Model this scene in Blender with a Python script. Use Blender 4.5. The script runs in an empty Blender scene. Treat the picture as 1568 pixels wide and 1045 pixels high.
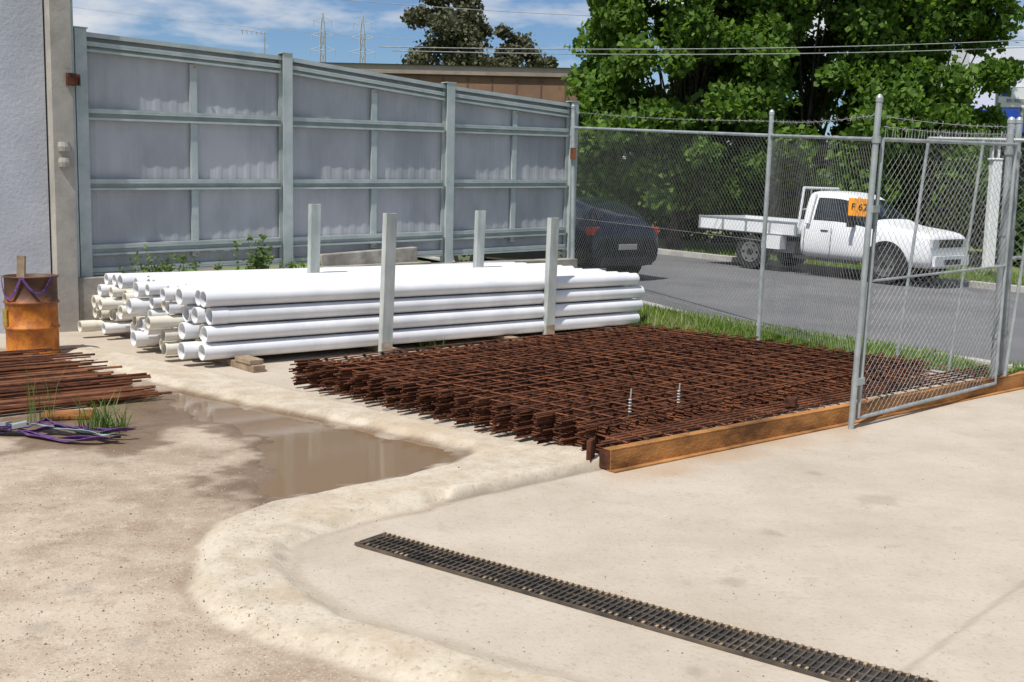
import bpy, math, random
import numpy as np
from mathutils import Vector, Matrix
random.seed(7); rng=np.random.default_rng(7)
scene=bpy.context.scene
scene.view_settings.view_transform='Standard'; scene.view_settings.look='None'; scene.view_settings.exposure=0
# ------------------------------------------------------------ survey helpers (plan co-ordinates from measured bearings)
FOC=1700.0; HCAM=1.65; PITCH=math.atan(225.67/FOC); ROLL=math.radians(1.3)
def _ray(px,py):
    u=px-784; v=py-522.67
    x=u*math.cos(ROLL)+v*math.sin(ROLL); w=-u*math.sin(ROLL)+v*math.cos(ROLL)
    return x, FOC*math.cos(PITCH)-w*math.sin(PITCH), FOC*math.sin(PITCH)+w*math.cos(PITCH)
def G(px,py,z=0.0):
    x,f,d=_ray(px,py); t=(HCAM-z)/d
    return Vector((x*t,f*t,z))
def V(px,py,Y):
    x,f,d=_ray(px,py); t=Y/f
    return Vector((x*t,Y,HCAM-d*t))
# ------------------------------------------------------------ materials
def newmat(name):
    m=bpy.data.materials.new(name); m.use_nodes=True
    nt=m.node_tree; b=nt.nodes['Principled BSDF']
    return m,nt,b
def noise(nt,scale,detail=4,rough=.6,vec=None):
    n=nt.nodes.new('ShaderNodeTexNoise'); n.inputs['Scale'].default_value=scale
    n.inputs['Detail'].default_value=detail; n.inputs['Roughness'].default_value=rough
    if vec: nt.links.new(vec,n.inputs['Vector'])
    return n.outputs['Fac']
def ramp(nt,fac,stops):
    r=nt.nodes.new('ShaderNodeValToRGB'); nt.links.new(fac,r.inputs['Fac'])
    e=r.color_ramp.elements
    while len(e)<len(stops): e.new(.5)
    for i,(p,c) in enumerate(stops):
        e[i].position=p; e[i].color=(c[0],c[1],c[2],1) if hasattr(c,'__len__') else (c,c,c,1)
    return r.outputs['Color']
def mix(nt,fac,a,b,mode='MIX'):
    m=nt.nodes.new('ShaderNodeMix'); m.data_type='RGBA'; m.blend_type=mode
    for s,val in ((m.inputs['Factor'],fac),(m.inputs['A'],a),(m.inputs['B'],b)):
        if isinstance(val,bpy.types.NodeSocket): nt.links.new(val,s)
        elif isinstance(val,(int,float)):
            s.default_value=val if s.type=='VALUE' else (val,val,val,1)
        else: s.default_value=(val[0],val[1],val[2],1)
    return m.outputs['Result']
def bump(nt,b,fac,strength,dist=.01):
    n=nt.nodes.new('ShaderNodeBump'); n.inputs['Strength'].default_value=strength; n.inputs['Distance'].default_value=dist
    nt.links.new(fac,n.inputs['Height']); nt.links.new(n.outputs['Normal'],b.inputs['Normal'])
def objco(nt,scale=(1,1,1)):
    t=nt.nodes.new('ShaderNodeTexCoord'); m=nt.nodes.new('ShaderNodeMapping')
    m.inputs['Scale'].default_value=scale
    nt.links.new(t.outputs['Object'],m.inputs['Vector']); return m.outputs['Vector']
def M(name,c1,c2=None,scale=5,rough=.6,metal=0,bs=0,bscale=None,stretch=(1,1,1),lo=.35,hi=.65,spec=None):
    m,nt,b=newmat(name); b.inputs['Roughness'].default_value=rough; b.inputs['Metallic'].default_value=metal
    if spec is not None: b.inputs['Specular IOR Level'].default_value=spec
    v=objco(nt,stretch)
    if c2 is None: b.inputs['Base Color'].default_value=(*c1,1)
    else:
        f=noise(nt,scale,vec=v); nt.links.new(ramp(nt,f,[(lo,c1),(hi,c2)]),b.inputs['Base Color'])
    if bs: bump(nt,b,noise(nt,bscale or scale*4,vec=v),bs)
    return m
m_rust=M('rust',(.075,.03,.018),(.20,.078,.038),4,.9,0,spec=.15)
m_rustdark=M('rust_dark',(.045,.02,.014),(.13,.052,.03),14,.9,spec=.1)
m_rustor=M('rust_orange',(.11,.045,.018),(.40,.17,.05),4,.85,0,.5,30,lo=.3,hi=.7,spec=.2)
m_beam=M('rusted_channel_steel',(.13,.058,.022),(.46,.215,.07),2.2,.85,0,.6,30,(1,1,2.2),lo=.34,hi=.62,spec=.2)
m_galv=M('galvanised_steel',(.28,.31,.31),(.42,.45,.45),6,.5,.35)
m_galvwire=M('galvanised_wire',(.26,.27,.27),(.40,.40,.38),12,.6,.2)
m_sheet=M('fence_sheet',(.30,.305,.325),(.43,.435,.455),1.3,.6,.0,0,18,(1,1,.5))
m_rail=M('painted_rail',(.33,.385,.375),(.45,.49,.48),4,.5,.15)
m_conc=M('plinth_concrete',(.20,.18,.15),(.40,.37,.32),4,.9,0,.4,40)
m_pvc=M('pvc_plastic',(.66,.67,.70),(.80,.80,.80),2.5,.35)
m_pvcc=M('pvc_cream',(.64,.60,.50),(.78,.75,.66),2,.4)
m_post=M('weathered_post',(.33,.36,.34),(.52,.54,.51),7,.6,.1,0,30,(1,1,.3))
m_timber=M('timber',(.20,.14,.09),(.36,.27,.18),8,.85,0,.3,40)
m_black=M('rubber_black',(.015,.015,.016),(.03,.03,.03),9,.8)
m_white=M('white_paint',(.74,.75,.76),(.80,.80,.80),2,.3)
m_glass=M('dark_glass',(.015,.02,.025),None,1,.06)
m_navy=M('dark_car_paint',(.008,.012,.024),(.012,.017,.030),2,.12,.2)
m_chrome=M('chrome',(.6,.6,.6),None,1,.2,1)
m_red=M('tail_lamp_red',(.45,.01,.01),None,1,.15)
m_purple=M('purple_webbing',(.07,.025,.12),(.16,.07,.22),30,.85)
m_orange=M('orange_sign_paint',(.85,.32,.02),(.9,.38,.03),6,.5)
m_signblk=M('sign_lettering',(.05,.02,.01))
m_bluep=M('blue_awning_paint',(.01,.05,.35),(.02,.07,.42),3,.5)
m_bark=M('bark',(.05,.04,.03),(.12,.09,.07),9,.95,0,.6,30,(1,1,.3))
m_shadow=M('painted_drain_shade',(.02,.022,.025),(.035,.035,.04),2,.9)

def leafmat(name,c1,c2,c3,tr=.35):
    m,nt,b=newmat(name)
    g=nt.nodes.new('ShaderNodeNewGeometry')
    col=ramp(nt,g.outputs['Random Per Island'],[(0,c1),(.55,c2),(1,c3)])
    nt.links.new(col,b.inputs['Base Color']); b.inputs['Roughness'].default_value=.6; b.inputs['Specular IOR Level'].default_value=.25
    t=nt.nodes.new('ShaderNodeBsdfTranslucent'); nt.links.new(mix(nt,1.0,col,(1.5,1.5,.7),'MULTIPLY'),t.inputs['Color'])
    s=nt.nodes.new('ShaderNodeMixShader'); s.inputs[0].default_value=tr
    nt.links.new(b.outputs[0],s.inputs[1]); nt.links.new(t.outputs[0],s.inputs[2])
    nt.links.new(s.outputs[0],nt.nodes['Material Output'].inputs['Surface']); return m
m_leaf=leafmat('elm_leaves',(.06,.115,.018),(.105,.195,.030),(.165,.27,.05),.40)
m_euc=leafmat('eucalypt_leaves',(.06,.066,.035),(.095,.10,.055),(.14,.13,.08),.15)
m_hedge=leafmat('hedge_leaves',(.03,.06,.014),(.05,.10,.02),(.08,.14,.03),.25)
m_grass=leafmat('grass_blades',(.10,.17,.025),(.15,.26,.04),(.28,.32,.10),.3)
m_weed=leafmat('weed_leaves',(.07,.12,.03),(.11,.19,.04),(.2,.26,.09),.3)
# ------------------------------------------------------------ mesh builder
class MB:
    def __init__(s): s.v=[];s.f=[];s.m=[]
    def add(s,vs,fs,mi=0):
        o=len(s.v); s.v+= [tuple(p) for p in vs]; s.f+=[tuple(i+o for i in f) for f in fs]; s.m+=[mi]*len(fs)
    def box(s,c,size,ax=None,mi=0,ay=None,az=None):
        c=Vector(c); X=Vector(ax).normalized() if ax is not None else Vector((1,0,0))
        Z=Vector(az).normalized() if az is not None else Vector((0,0,1))
        Y=Vector(ay) if ay is not None else Z.cross(X)
        a,b,d=[k/2 for k in size]
        vs=[c+X*(i*a)+Y*(j*b)+Z*(k*d) for k in(-1,1) for j in(-1,1) for i in(-1,1)]
        s.add(vs,[(0,2,3,1),(4,5,7,6),(0,1,5,4),(2,6,7,3),(0,4,6,2),(1,3,7,5)],mi)
    def beam(s,p,q,w,h,mi=0,up=(0,0,1)):
        p=Vector(p);q=Vector(q); X=(q-p); L=X.length; X.normalize(); U=Vector(up); Y=U.cross(X)
        if Y.length<1e-4: Y=Vector((0,1,0)).cross(X)
        Y.normalize(); Z=X.cross(Y)
        s.box((p+q)/2,(L,w,h),X,mi,Y,Z)
    def rod(s,p,q,r,n=6,mi=0,r2=None,caps=True):
        p=Vector(p);q=Vector(q);X=(q-p).normalized(); U=Vector((0,0,1)) if abs(X.z)<.9 else Vector((0,1,0))
        A=X.cross(U).normalized();B=X.cross(A); r2=r if r2 is None else r2
        vs=[p+(A*math.cos(2*math.pi*i/n)+B*math.sin(2*math.pi*i/n))*r for i in range(n)]+[q+(A*math.cos(2*math.pi*i/n)+B*math.sin(2*math.pi*i/n))*r2 for i in range(n)]
        fs=[(i,(i+1)%n,n+(i+1)%n,n+i) for i in range(n)]
        if caps: fs+=[tuple(range(n-1,-1,-1)),tuple(range(n,2*n))]
        s.add(vs,fs,mi)
    def tube(s,p,q,r,ri,n=20,mi=0):
        p=Vector(p);q=Vector(q);X=(q-p).normalized(); U=Vector((0,0,1)) if abs(X.z)<.9 else Vector((0,1,0))
        A=X.cross(U).normalized();B=X.cross(A); vs=[]
        for c,rr in((p,r),(q,r),(q,ri),(p,ri)):
            vs+=[c+(A*math.cos(2*math.pi*i/n)+B*math.sin(2*math.pi*i/n))*rr for i in range(n)]
        fs=[]
        for k in range(4):
            a=k*n;b=((k+1)%4)*n
            fs+=[(a+i,a+(i+1)%n,b+(i+1)%n,b+i) for i in range(n)]
        s.add(vs,fs,mi)
    def path(s,pts,r,n=6,mi=0):
        for a,b in zip(pts[:-1],pts[1:]): s.rod(a,b,r,n,mi)
    def ring(s,prof,c,n=32,mi=0):
        c=Vector(c);k=len(prof);vs=[]
        for i in range(n):
            a=2*math.pi*i/n
            vs+=[c+Vector((r*math.cos(a),r*math.sin(a),z)) for r,z in prof]
        fs=[(i*k+j,((i+1)%n)*k+j,((i+1)%n)*k+j+1,i*k+j+1) for i in range(n) for j in range(k-1)]
        s.add(vs,fs,mi)
    def obj(s,name,mats,smooth=False,parent=None,bevel=0):
        me=bpy.data.meshes.new(name); me.from_pydata(s.v,[],s.f)
        for m in mats: me.materials.append(m)
        me.polygons.foreach_set('material_index',s.m)
        if smooth: me.polygons.foreach_set('use_smooth',[True]*len(s.f))
        me.update(); o=bpy.data.objects.new(name,me); scene.collection.objects.link(o)
        if parent: o.parent=parent
        if bevel:
            b=o.modifiers.new('b','BEVEL'); b.width=bevel; b.segments=2; b.limit_method='ANGLE'
        return o
def npmesh(name,verts,quads,mat,smooth=False,parent=None):
    me=bpy.data.meshes.new(name); nv=len(verts); nf=len(quads); k=quads.shape[1]
    me.vertices.add(nv); me.vertices.foreach_set('co',verts.astype(np.float32).ravel())
    me.loops.add(nf*k); me.loops.foreach_set('vertex_index',quads.astype(np.int32).ravel())
    me.polygons.add(nf); me.polygons.foreach_set('loop_start',np.arange(0,nf*k,k,dtype=np.int32))
    me.polygons.foreach_set('loop_total',np.full(nf,k,dtype=np.int32))
    if smooth: me.polygons.foreach_set('use_smooth',np.ones(nf,dtype=bool))
    me.materials.append(mat); me.update(calc_edges=True); me.validate()
    o=bpy.data.objects.new(name,me); scene.collection.objects.link(o)
    if parent: o.parent=parent
    return o
def empty(name,loc=(0,0,0)):
    e=bpy.data.objects.new(name,None); e.location=loc; scene.collection.objects.link(e); return e
def sstep(x,a,b):
    t=np.clip((x-a)/(b-a),0,1); return t*t*(3-2*t)
def vnoise(x,y,s,seed=0):
    r=np.random.default_rng(seed); T=r.random((256,256)); x=x*s+1000;y=y*s+1000
    xi=np.floor(x).astype(int);yi=np.floor(y).astype(int);fx=x-xi;fy=y-yi;fx=fx*fx*(3-2*fx);fy=fy*fy*(3-2*fy)
    g=lambda a,b:T[a%256,b%256]
    return (g(xi,yi)*(1-fx)+g(xi+1,yi)*fx)*(1-fy)+(g(xi,yi+1)*(1-fx)+g(xi+1,yi+1)*fx)*fy
def sdist(X,Y,poly):
    d=np.full(X.shape,1e9); ins=np.zeros(X.shape,bool); n=len(poly)
    for i in range(n):
        ax,ay=poly[i][:2];bx,by=poly[(i+1)%n][:2]
        ex,ey=bx-ax,by-ay; t=np.clip(((X-ax)*ex+(Y-ay)*ey)/(ex*ex+ey*ey+1e-12),0,1)
        d=np.minimum(d,(X-ax-t*ex)**2+(Y-ay-t*ey)**2)
        c=((ay>Y)!=(by>Y)); ins^= c&(X<(bx-ax)*(Y-ay)/((by-ay) if abs(by-ay)>1e-9 else 1e-9)+ax)
    d=np.sqrt(d); return np.where(ins,d,-d)
# ------------------------------------------------------------ terrain
RN=np.array((.72,.695)); RA=np.array((.695,-.72)); RP=np.array((3.8,13.0))
def S(x,y): return (x-RP[0])*RN[0]+(y-RP[1])*RN[1]
def ALONG(x,y): return (x-RP[0])*RA[0]+(y-RP[1])*RA[1]
def plane(x,y):
    return .15-.028*(np.clip(x,-12,22)-6.5)+.022*(np.clip(y,4,34)-22)
def H(x,y):
    s=S(x,y); k=sstep(s,-1.6,-.5); return plane(x,y)*k+(-.06)*(1-k)
def axis(lo,hi,st,far):
    a=np.arange(lo,hi+st/2,st); o=[];p=hi;d=st
    while p<far: d*=1.35;p+=d;o.append(p)
    q=[];p=lo;d=st
    while p>-far: d*=1.35;p-=d;q.append(p)
    return np.array(q[::-1]+list(a)+o)
gx=axis(-14,26,.3,2500); gy=axis(-4,40,.3,2500)
X,Y=np.meshgrid(gx,gy); Z=H(X,Y); s=S(X,Y)
Z=Z-np.where((s>.15)&(s<8.6),.06,0)+np.where((s>-1.3)&(s<-.1)|(s>9.5),.03*vnoise(X,Y,.8,5),0)
nx,ny=len(gx),len(gy)
idx=np.arange(nx*ny).reshape(ny,nx)
q=np.stack([idx[:-1,:-1],idx[:-1,1:],idx[1:,1:],idx[1:,:-1]],-1).reshape(-1,4)
m,nt,b=newmat('ground_grass_and_dirt'); b.inputs['Roughness'].default_value=.95
v=objco(nt); c=mix(nt,ramp(nt,noise(nt,1.3,5,.6,v),[(.42,0),(.62,1)]),mix(nt,noise(nt,9,5,.7,v),(.08,.15,.025),(.15,.23,.05)),(.20,.16,.10))
nt.links.new(c,b.inputs['Base Color']); bump(nt,b,noise(nt,30,4,.7,v),.6,.03)
npmesh('ground',np.stack([X.ravel(),Y.ravel(),Z.ravel()],-1),q,m,True)

# yard -------------------------------------------------
P=lambda l,z=0:[G(a,b,z)[:] for a,b in l]
bund=P([(95,548),(180,570),(300,605),(440,632),(600,665),(708,688),(722,696),(690,712),(600,735),(480,757),(400,775),(335,800),(302,840),(288,890),(300,930),(350,965),(450,1000),(560,1028),(700,1075),(1100,1120),(900,1050),(760,1010),(640,975),(540,945),(470,905),(445,870),(450,840),(490,820),(560,800),(640,782),(700,765),(925,716),(905,700),(800,682),(640,645),(450,600),(340,575),(200,545),(120,528)])
leftp=P([(95,540),(180,565),(300,598),(440,630),(600,662),(720,694),(600,740),(400,780),(320,820),(300,900),(350,960),(560,1028),(760,1090),(600,1400),(-1500,1400),(-1500,560),(-200,520)])
water=P([(258,596),(300,600),(440,630),(600,664),(712,690),(690,708),(590,735),(480,756),(410,770),(372,756),(398,730),(385,705),(395,676),(360,657),(290,642),(255,622)])
wetp=P([(215,600),(300,598),(440,628),(600,662),(720,694),(690,714),(590,742),(480,766),(400,785),(345,775),(335,735),(300,745),(330,715),(385,700),(370,675),(300,660),(250,655),(225,690),(160,700),(60,690),(0,700),(0,640),(150,620)])
slabedge=P([(690,766),(928,715),(905,698),(850,692),(760,708),(690,740)])
xs=np.arange(-10,9,.025); ys=np.arange(1.7,19,.025)
X,Y=np.meshgrid(xs,ys); s=S(X,Y); al=ALONG(X,Y)
wob=(vnoise(X,Y,5,1)-.5)*.10+(vnoise(X,Y,16,2)-.5)*.05
db=sdist(X,Y,bund)+wob*.35; dl=sdist(X,Y,leftp); dw=sdist(X,Y,water)+wob*1.6; dwet=sdist(X,Y,wetp)+wob*3; ds=sdist(X,Y,slabedge)
Z=.042*sstep(db,-.01,.11)*(0.92+.16*vnoise(X,Y,3,3))
Z=np.maximum(Z,.055*sstep(ds,-.005,.015))
Z+=np.where(db<0,1,0)*(-.026*sstep(dw,0,.14))
Z+=(vnoise(X,Y,2.2,4)-.5)*.006*sstep(dl,-.1,.1)+(vnoise(X,Y,14,6)-.5)*.003*sstep(dl,-.1,.1)
Z+=plane(X,Y)*sstep(s,-1.6,0)*(al>2.5)
keep=((s<-1.25)|((al>2.85)&(s<.1)))
ny,nx=X.shape; idx=np.arange(nx*ny).reshape(ny,nx)
fk=(keep[:-1,:-1]&keep[1:,1:]).ravel()
q=np.stack([idx[:-1,:-1],idx[:-1,1:],idx[1:,1:],idx[1:,:-1]],-1).reshape(-1,4)[fk]
m,nt,b=newmat('yard_concrete'); v=objco(nt)
def attr(n):
    a=nt.nodes.new('ShaderNodeAttribute'); a.attribute_name=n; return a.outputs['Fac']
n1=noise(nt,.9,7,.72,v); n2=noise(nt,5.5,6,.75,v); n3=noise(nt,38,3,.65,v); n4=noise(nt,95,2,.6,v)
slab=mix(nt,ramp(nt,n1,[(.36,0),(.64,1)]),(.40,.335,.26),(.495,.43,.35))
slab=mix(nt,ramp(nt,n1,[(.60,0),(.70,.35)]),slab,(.36,.33,.29))
slab=mix(nt,ramp(nt,n2,[(.30,.65),(.44,0)]),slab,(.345,.285,.22))
slab=mix(nt,ramp(nt,n3,[(.33,.5),(.43,0)]),slab,(.29,.245,.195))
slab=mix(nt,ramp(nt,n2,[(.66,0),(.74,.3)]),slab,(.25,.23,.20))
lft=mix(nt,ramp(nt,n1,[(.38,0),(.58,1)]),(.285,.21,.145),(.46,.38,.29))
lft=mix(nt,ramp(nt,n2,[(.56,0),(.66,.6)]),lft,(.54,.47,.38))
lft=mix(nt,ramp(nt,n2,[(.34,.75),(.45,0)]),lft,(.24,.175,.12))
lft=mix(nt,ramp(nt,n3,[(.60,0),(.68,.7)]),lft,(.18,.135,.095))
lft=mix(nt,ramp(nt,n4,[(.34,.6),(.42,0)]),lft,(.58,.52,.43))
bnd=mix(nt,ramp(nt,n2,[(.36,0),(.58,1)]),(.41,.34,.25),(.53,.465,.37))
bnd=mix(nt,ramp(nt,n3,[(.34,.6),(.43,0)]),bnd,(.30,.235,.16))
bnd=mix(nt,ramp(nt,n1,[(.50,0),(.66,.65)]),bnd,(.43,.32,.205))
c=mix(nt,attr('left'),slab,lft); c=mix(nt,attr('bund'),c,bnd)
c=mix(nt,attr('edge'),c,(.25,.185,.12))
c=mix(nt,attr('rustwash'),c,(.36,.20,.08)); c=mix(nt,attr('crack_step_shade'),c,(.17,.14,.11))
wetc=mix(nt,1.0,c,(.42,.35,.29),'MULTIPLY'); c=mix(nt,attr('wet'),c,wetc)
nt.links.new(c,b.inputs['Base Color'])
rr=nt.nodes.new('ShaderNodeMapRange'); nt.links.new(attr('wet'),rr.inputs[0]); rr.inputs[3].default_value=.9; rr.inputs[4].default_value=.5
nt.links.new(rr.outputs[0],b.inputs['Roughness'])
bump(nt,b,mix(nt,.5,n2,n3),.6,.013)
verts=np.stack([X.ravel(),Y.ravel(),Z.ravel()],-1)
yard=npmesh('concrete_yard',verts,q,m,True)
drust=sdist(X,Y,P([(925,722),(1300,648),(1340,640),(1300,670),(930,745)]))
def linemask(pl,w):
    d=np.full(X.shape,9.)
    for (ax,ay,_),(bx,by,_) in zip(pl[:-1],pl[1:]):
        ex,ey=bx-ax,by-ay; t=np.clip(((X-ax)*ex+(Y-ay)*ey)/(ex*ex+ey*ey),0,1); d=np.minimum(d,np.hypot(X-ax-t*ex,Y-ay-t*ey))
    return 1-sstep(d,w*.3,w)
crk_shade=.30*linemask(P([(1330,1075),(1400,1018),(1568,893),(1750,770)]),.020)
crk_shade=np.maximum(crk_shade,.6*linemask(P([(690,768),(928,717)]),.03))  # dark line paints the shadow cast below the slab step
stn=sdist(X,Y,P([(1320,757),(1378,757),(1375,775),(1322,768)]))
crk_shade=np.maximum(crk_shade,.3*sstep(stn+wob*1.2,-.05,.04))
for (a,b_) in ((180,862),(1118,890),(250,775),(1185,818),(1060,1030),(120,905),(430,860),(1250,725),(60,960),(210,980),(330,700)):
    g=G(a,b_); crk_shade=np.maximum(crk_shade,.35*(1-sstep(np.hypot(X-g.x,Y-g.y)+wob*.9,.005,.06)))
edge=.65*(1-sstep(np.abs(db+.02),.0,.045))*vnoise(X,Y,2.5,31)
wetv=sstep(dwet,-.12,.14)*(1-.8*sstep(db,0,.06))
# soft damp halo on the dirt
wetv=np.maximum(wetv,.35*sstep(dwet,-.55,0)*sstep(dl,-.05,.05)*(1-sstep(db,0,.05))*vnoise(X,Y,3,44))
for nme,a in (('left',sstep(dl,-.05,.05)),('bund',sstep(db,-.03,.03)),('edge',edge),('wet',wetv),('crack_step_shade',crk_shade),('rustwash',.5*sstep(drust+wob,-.15,.05)*vnoise(X,Y,4,9))):
    at=yard.data.attributes.new(nme,'FLOAT','POINT'); at.data.foreach_set('value',a.astype(np.float32).ravel())
m,nt,b=newmat('muddy_water'); b.inputs['Base Color'].default_value=(.20,.135,.08,1); b.inputs['Roughness'].default_value=.06; b.inputs['IOR'].default_value=1.22
bump(nt,b,noise(nt,7,2,.5,objco(nt)),.04,.01)
mb=MB(); pw=P([(215,590),(450,620),(740,685),(740,712),(420,800),(330,770),(240,660),(200,620)],-.010); mb.add(pw,[tuple(range(len(pw)))[::-1]]); o=mb.obj('puddle',[m])
mb=MB()
for i in range(2600):
    if i<1900: g=G(random.uniform(-60,420),random.uniform(690,1060))
    else: g=G(random.uniform(300,1560),random.uniform(640,1040))
    r=random.uniform(.002,.0055)*(1.6 if random.random()<.05 else 1); 
    x=Vector((random.uniform(-1,1),random.uniform(-1,1),0)).normalized()*r; y=Vector((-x.y,x.x,0))*random.uniform(.6,1)
    j=int(round((g.x+10)/.025)); k=int(round((g.y-1.7)/.025))
    if not(0<=j<X.shape[1] and 0<=k<X.shape[0]): continue
    if dw[k,j]>0: continue
    c=Vector((g.x,g.y,Z[k,j])); t=Vector((0,0,r*1.0))
    mb.add([c+x,c+y,c-x,c-y,c+t],[(0,1,4),(1,2,4),(2,3,4),(3,0,4)],random.choice([0,0,1]))
mb.obj('loose_gravel',[M('gravel_tan',(.30,.24,.18),(.5,.43,.35),3,.9),M('gravel_dark',(.12,.09,.07),(.22,.18,.14),3,.9)])
# ------------------------------------------------------------ road
near=[(40,-26),(12,4.5),(5.33,11.45),(2.4,14.45),(0.9,18.0),(-4,25),(-40,62)]
far=[(52,-19),(18,13),(8.6,21.2),(3.35,25.9),(.5,29.5),(-4,36),(-36,72)]
def resamp(pl,n):
    out=[]
    for a,b_ in zip(pl[:-1],pl[1:]):
        for i in range(n): out.append((a[0]+(b_[0]-a[0])*i/n,a[1]+(b_[1]-a[1])*i/n))
    out.append(pl[-1]); return np.array(out)
A=resamp(near,14); B=resamp(far,14); vs=[];K=8
for a,b_ in zip(A,B):
    for k in range(K+1):
        p=a+(b_-a)*k/K; vs.append((p[0],p[1],float(plane(p[0],p[1]))+.012+.05*math.sin(math.pi*k/K)))
fs=[(i*(K+1)+k,(i+1)*(K+1)+k,(i+1)*(K+1)+k+1,i*(K+1)+k+1) for i in range(len(A)-1) for k in range(K)]
m_asph,nt,b=newmat('asphalt'); b.inputs['Roughness'].default_value=.85; v=objco(nt)
c=mix(nt,ramp(nt,noise(nt,.7,5,.6,v),[(.35,0),(.65,1)]),(.125,.125,.13),(.175,.173,.172)); c=mix(nt,ramp(nt,noise(nt,60,2,.5,v),[(.4,.4),(.6,0)]),c,(.07,.07,.07))
nt.links.new(c,b.inputs['Base Color'])
mb=MB(); mb.add(vs,fs); mb.obj('asphalt_road',[m_asph],True)
m_kerb=M('kerb_concrete',(.33,.31,.28),(.46,.44,.40),3,.9)
mb=MB()
for pl,off,h in ((B,.1,.11),(A,-.08,.035)):
    for p,q_ in zip(pl[:-1],pl[1:]):
        if abs(p[0])>30 : continue
        n=np.array((-(q_-p)[1],(q_-p)[0])); n/=np.linalg.norm(n); 
        if np.dot(n,RN)<0: n=-n
        a=p+n*off;c_=q_+n*off
        mb.beam((a[0],a[1],float(plane(*a))+h/2+.01),(c_[0],c_[1],float(plane(*c_))+h/2+.01),.3 if h>.1 else .16,h)
mb.obj('road_kerb',[m_kerb])
# ------------------------------------------------------------ sheet metal fence
W0=Vector((-5.0,12.7,0));W1=Vector((.84,17.5,0)); wd=(W1-W0).normalized(); wn=Vector((wd.y,-wd.x,0)); WL=(W1-W0).length
def wz(t,a):
    for (t0,z0),(t1,z1) in zip(a[:-1],a[1:]):
        if t<=t1+1e-6: return z0+(z1-z0)*(t-t0)/(t1-t0)
    return a[-1][1]
top=[(0,3.33),(.345,3.29),(.681,3.13),(1,3.03)]
WP=lambda t,z,o=0: W0+wd*(WL*t)+wn*o+Vector((0,0,z))
mb=MB(); N=420; base=lambda t:.62+.2*t
vs=[]; NR=14
for i in range(N+1):
    t=i/N; ph=(t*WL/.19)%1; o=.005 if ph<.35 else (.0 if .45<ph<.9 else .0025)
    zt=wz(t,top)-.03
    for k in range(NR+1):
        z=base(t)+(zt-base(t))*k/NR
        vs.append(WP(t,z,o+.009*math.sin(t*WL*2.1+k*.8)*math.sin(k*.45+t*5)))
mb.add(vs,[(i*(NR+1)+k,(i+1)*(NR+1)+k,(i+1)*(NR+1)+k+1,i*(NR+1)+k+1) for i in range(N) for k in range(NR)],0)
rails=[((2.43,2.60)),((1.64,1.825)),((.895,1.10))]
posts=[0.008,.345,.681,.992]
def channel(t0,t1,za,zb,h,d=.07,o=.016):
    for dz in(-h/2+.012,h/2-.012):
        mb.beam(WP(t0,za+dz,o+d/2),WP(t1,zb+dz,o+d/2),d,.024,1)
    mb.beam(WP(t0,za,o+.012),WP(t1,zb,o+.012),.012,h-.05,1)
    mb.beam(WP(t0,za+h/2-.035,o+d-.006),WP(t1,zb+h/2-.035,o+d-.006),.010,.03,1)
segs=list(zip(posts[:-1],posts[1:]))
for t0,t1 in segs:
    for a,b_ in rails:
        channel(t0+.008,t1-.008,a+(b_-a)*t0,a+(b_-a)*t1,.125)
    channel(t0+.008,t1-.008,wz(t0,top)-.15,wz(t1,top)-.15,.11)
    mb.beam(WP(t0,wz(t0,top)-.02,.02),WP(t1,wz(t1,top)-.02,.02),.13,.05,1)
    channel(t0+.008,t1-.008,base(t0)+.03,base(t1)+.03,.08)
    tm=(t0+t1)/2+.01
    za=[base(tm)+.08]+[a+(b_-a)*tm for a,b_ in rails[::-1]]+[wz(tm,top)-.15]
    for k in range(4):
        mb.beam(WP(tm,za[k]+.065,.035),WP(tm,za[k+1]-.065,.035),.03,.085,1,up=wd)
        if (k+int(t0*10))%3==0: mb.box(WP(tm,za[k+1]-.10,.088),(.025,.012,.025),wd,2)
for t in posts:
    zt=wz(t,top)+.03; zb=.35
    for o in (.03,.15): mb.beam(WP(t,zb,o),WP(t,zt,o),.13,.014,1,up=wn)
    mb.beam(WP(t,zb,.09),WP(t,zt,.09),.012,.11,1,up=wn)
    mb.box(WP(t,zt+.008,.09),(.16,.15,.012),wd,1)
mb.obj('sheet_metal_fence',[m_sheet,m_rail,m_rustor])
mb=MB()
mb.beam(WP(-.01,.29,.10),WP(1,.36,.10),.30,.62)
mb.beam(WP(.40,.70,.20),WP(.60,.78,.20),.12,.22)
mb.beam(WP(.05,.56,.32),WP(.62,.64,.32),.12,.10)
mb.obj('concrete_plinth_wall',[m_conc],bevel=.012)
# ------------------------------------------------------------ left building
bw=M('building_render',(.42,.44,.48),(.52,.54,.58),1.2,.85,0,.5,22)
e=empty('concrete_building',W0)
def put(mb,name,mats,par,**k):
    o=mb.obj(name,mats,**k); o.parent=par; o.matrix_parent_inverse=Matrix.Translation(-par.location); return o
mb=MB(); Lb=14
c0=W0-wd*.32; 
mb.box(c0-wd*(Lb/2)-wn*3.9+Vector((0,0,3.5)),(Lb,8,7),wd,0)
put(mb,'walls',[bw],e)
mb=MB(); mb.box(W0-wd*.19+wn*.12+Vector((0,0,3.5)),(.22,.30,7),wd,0)
mb.box(W0-wd*.055+wn*.10+Vector((0,0,3.4)),(.05,.2,6.8),wd,1)
mb.box(W0-wd*.10+wn*.30+Vector((0,0,2.78)),(.10,.10,.13),wd,2); mb.rod(W0-wd*.02+wn*.30+Vector((0,0,2.72)),W0-wd*.02+wn*.30+Vector((0,0,2.84)),.02,8,2)
mb.ring([(.0,0),(.06,0),(.07,.05),(.06,.1),(0,.1)],W0-wd*.19+wn*.27+Vector((0,0,2.0)),12,0)
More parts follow.
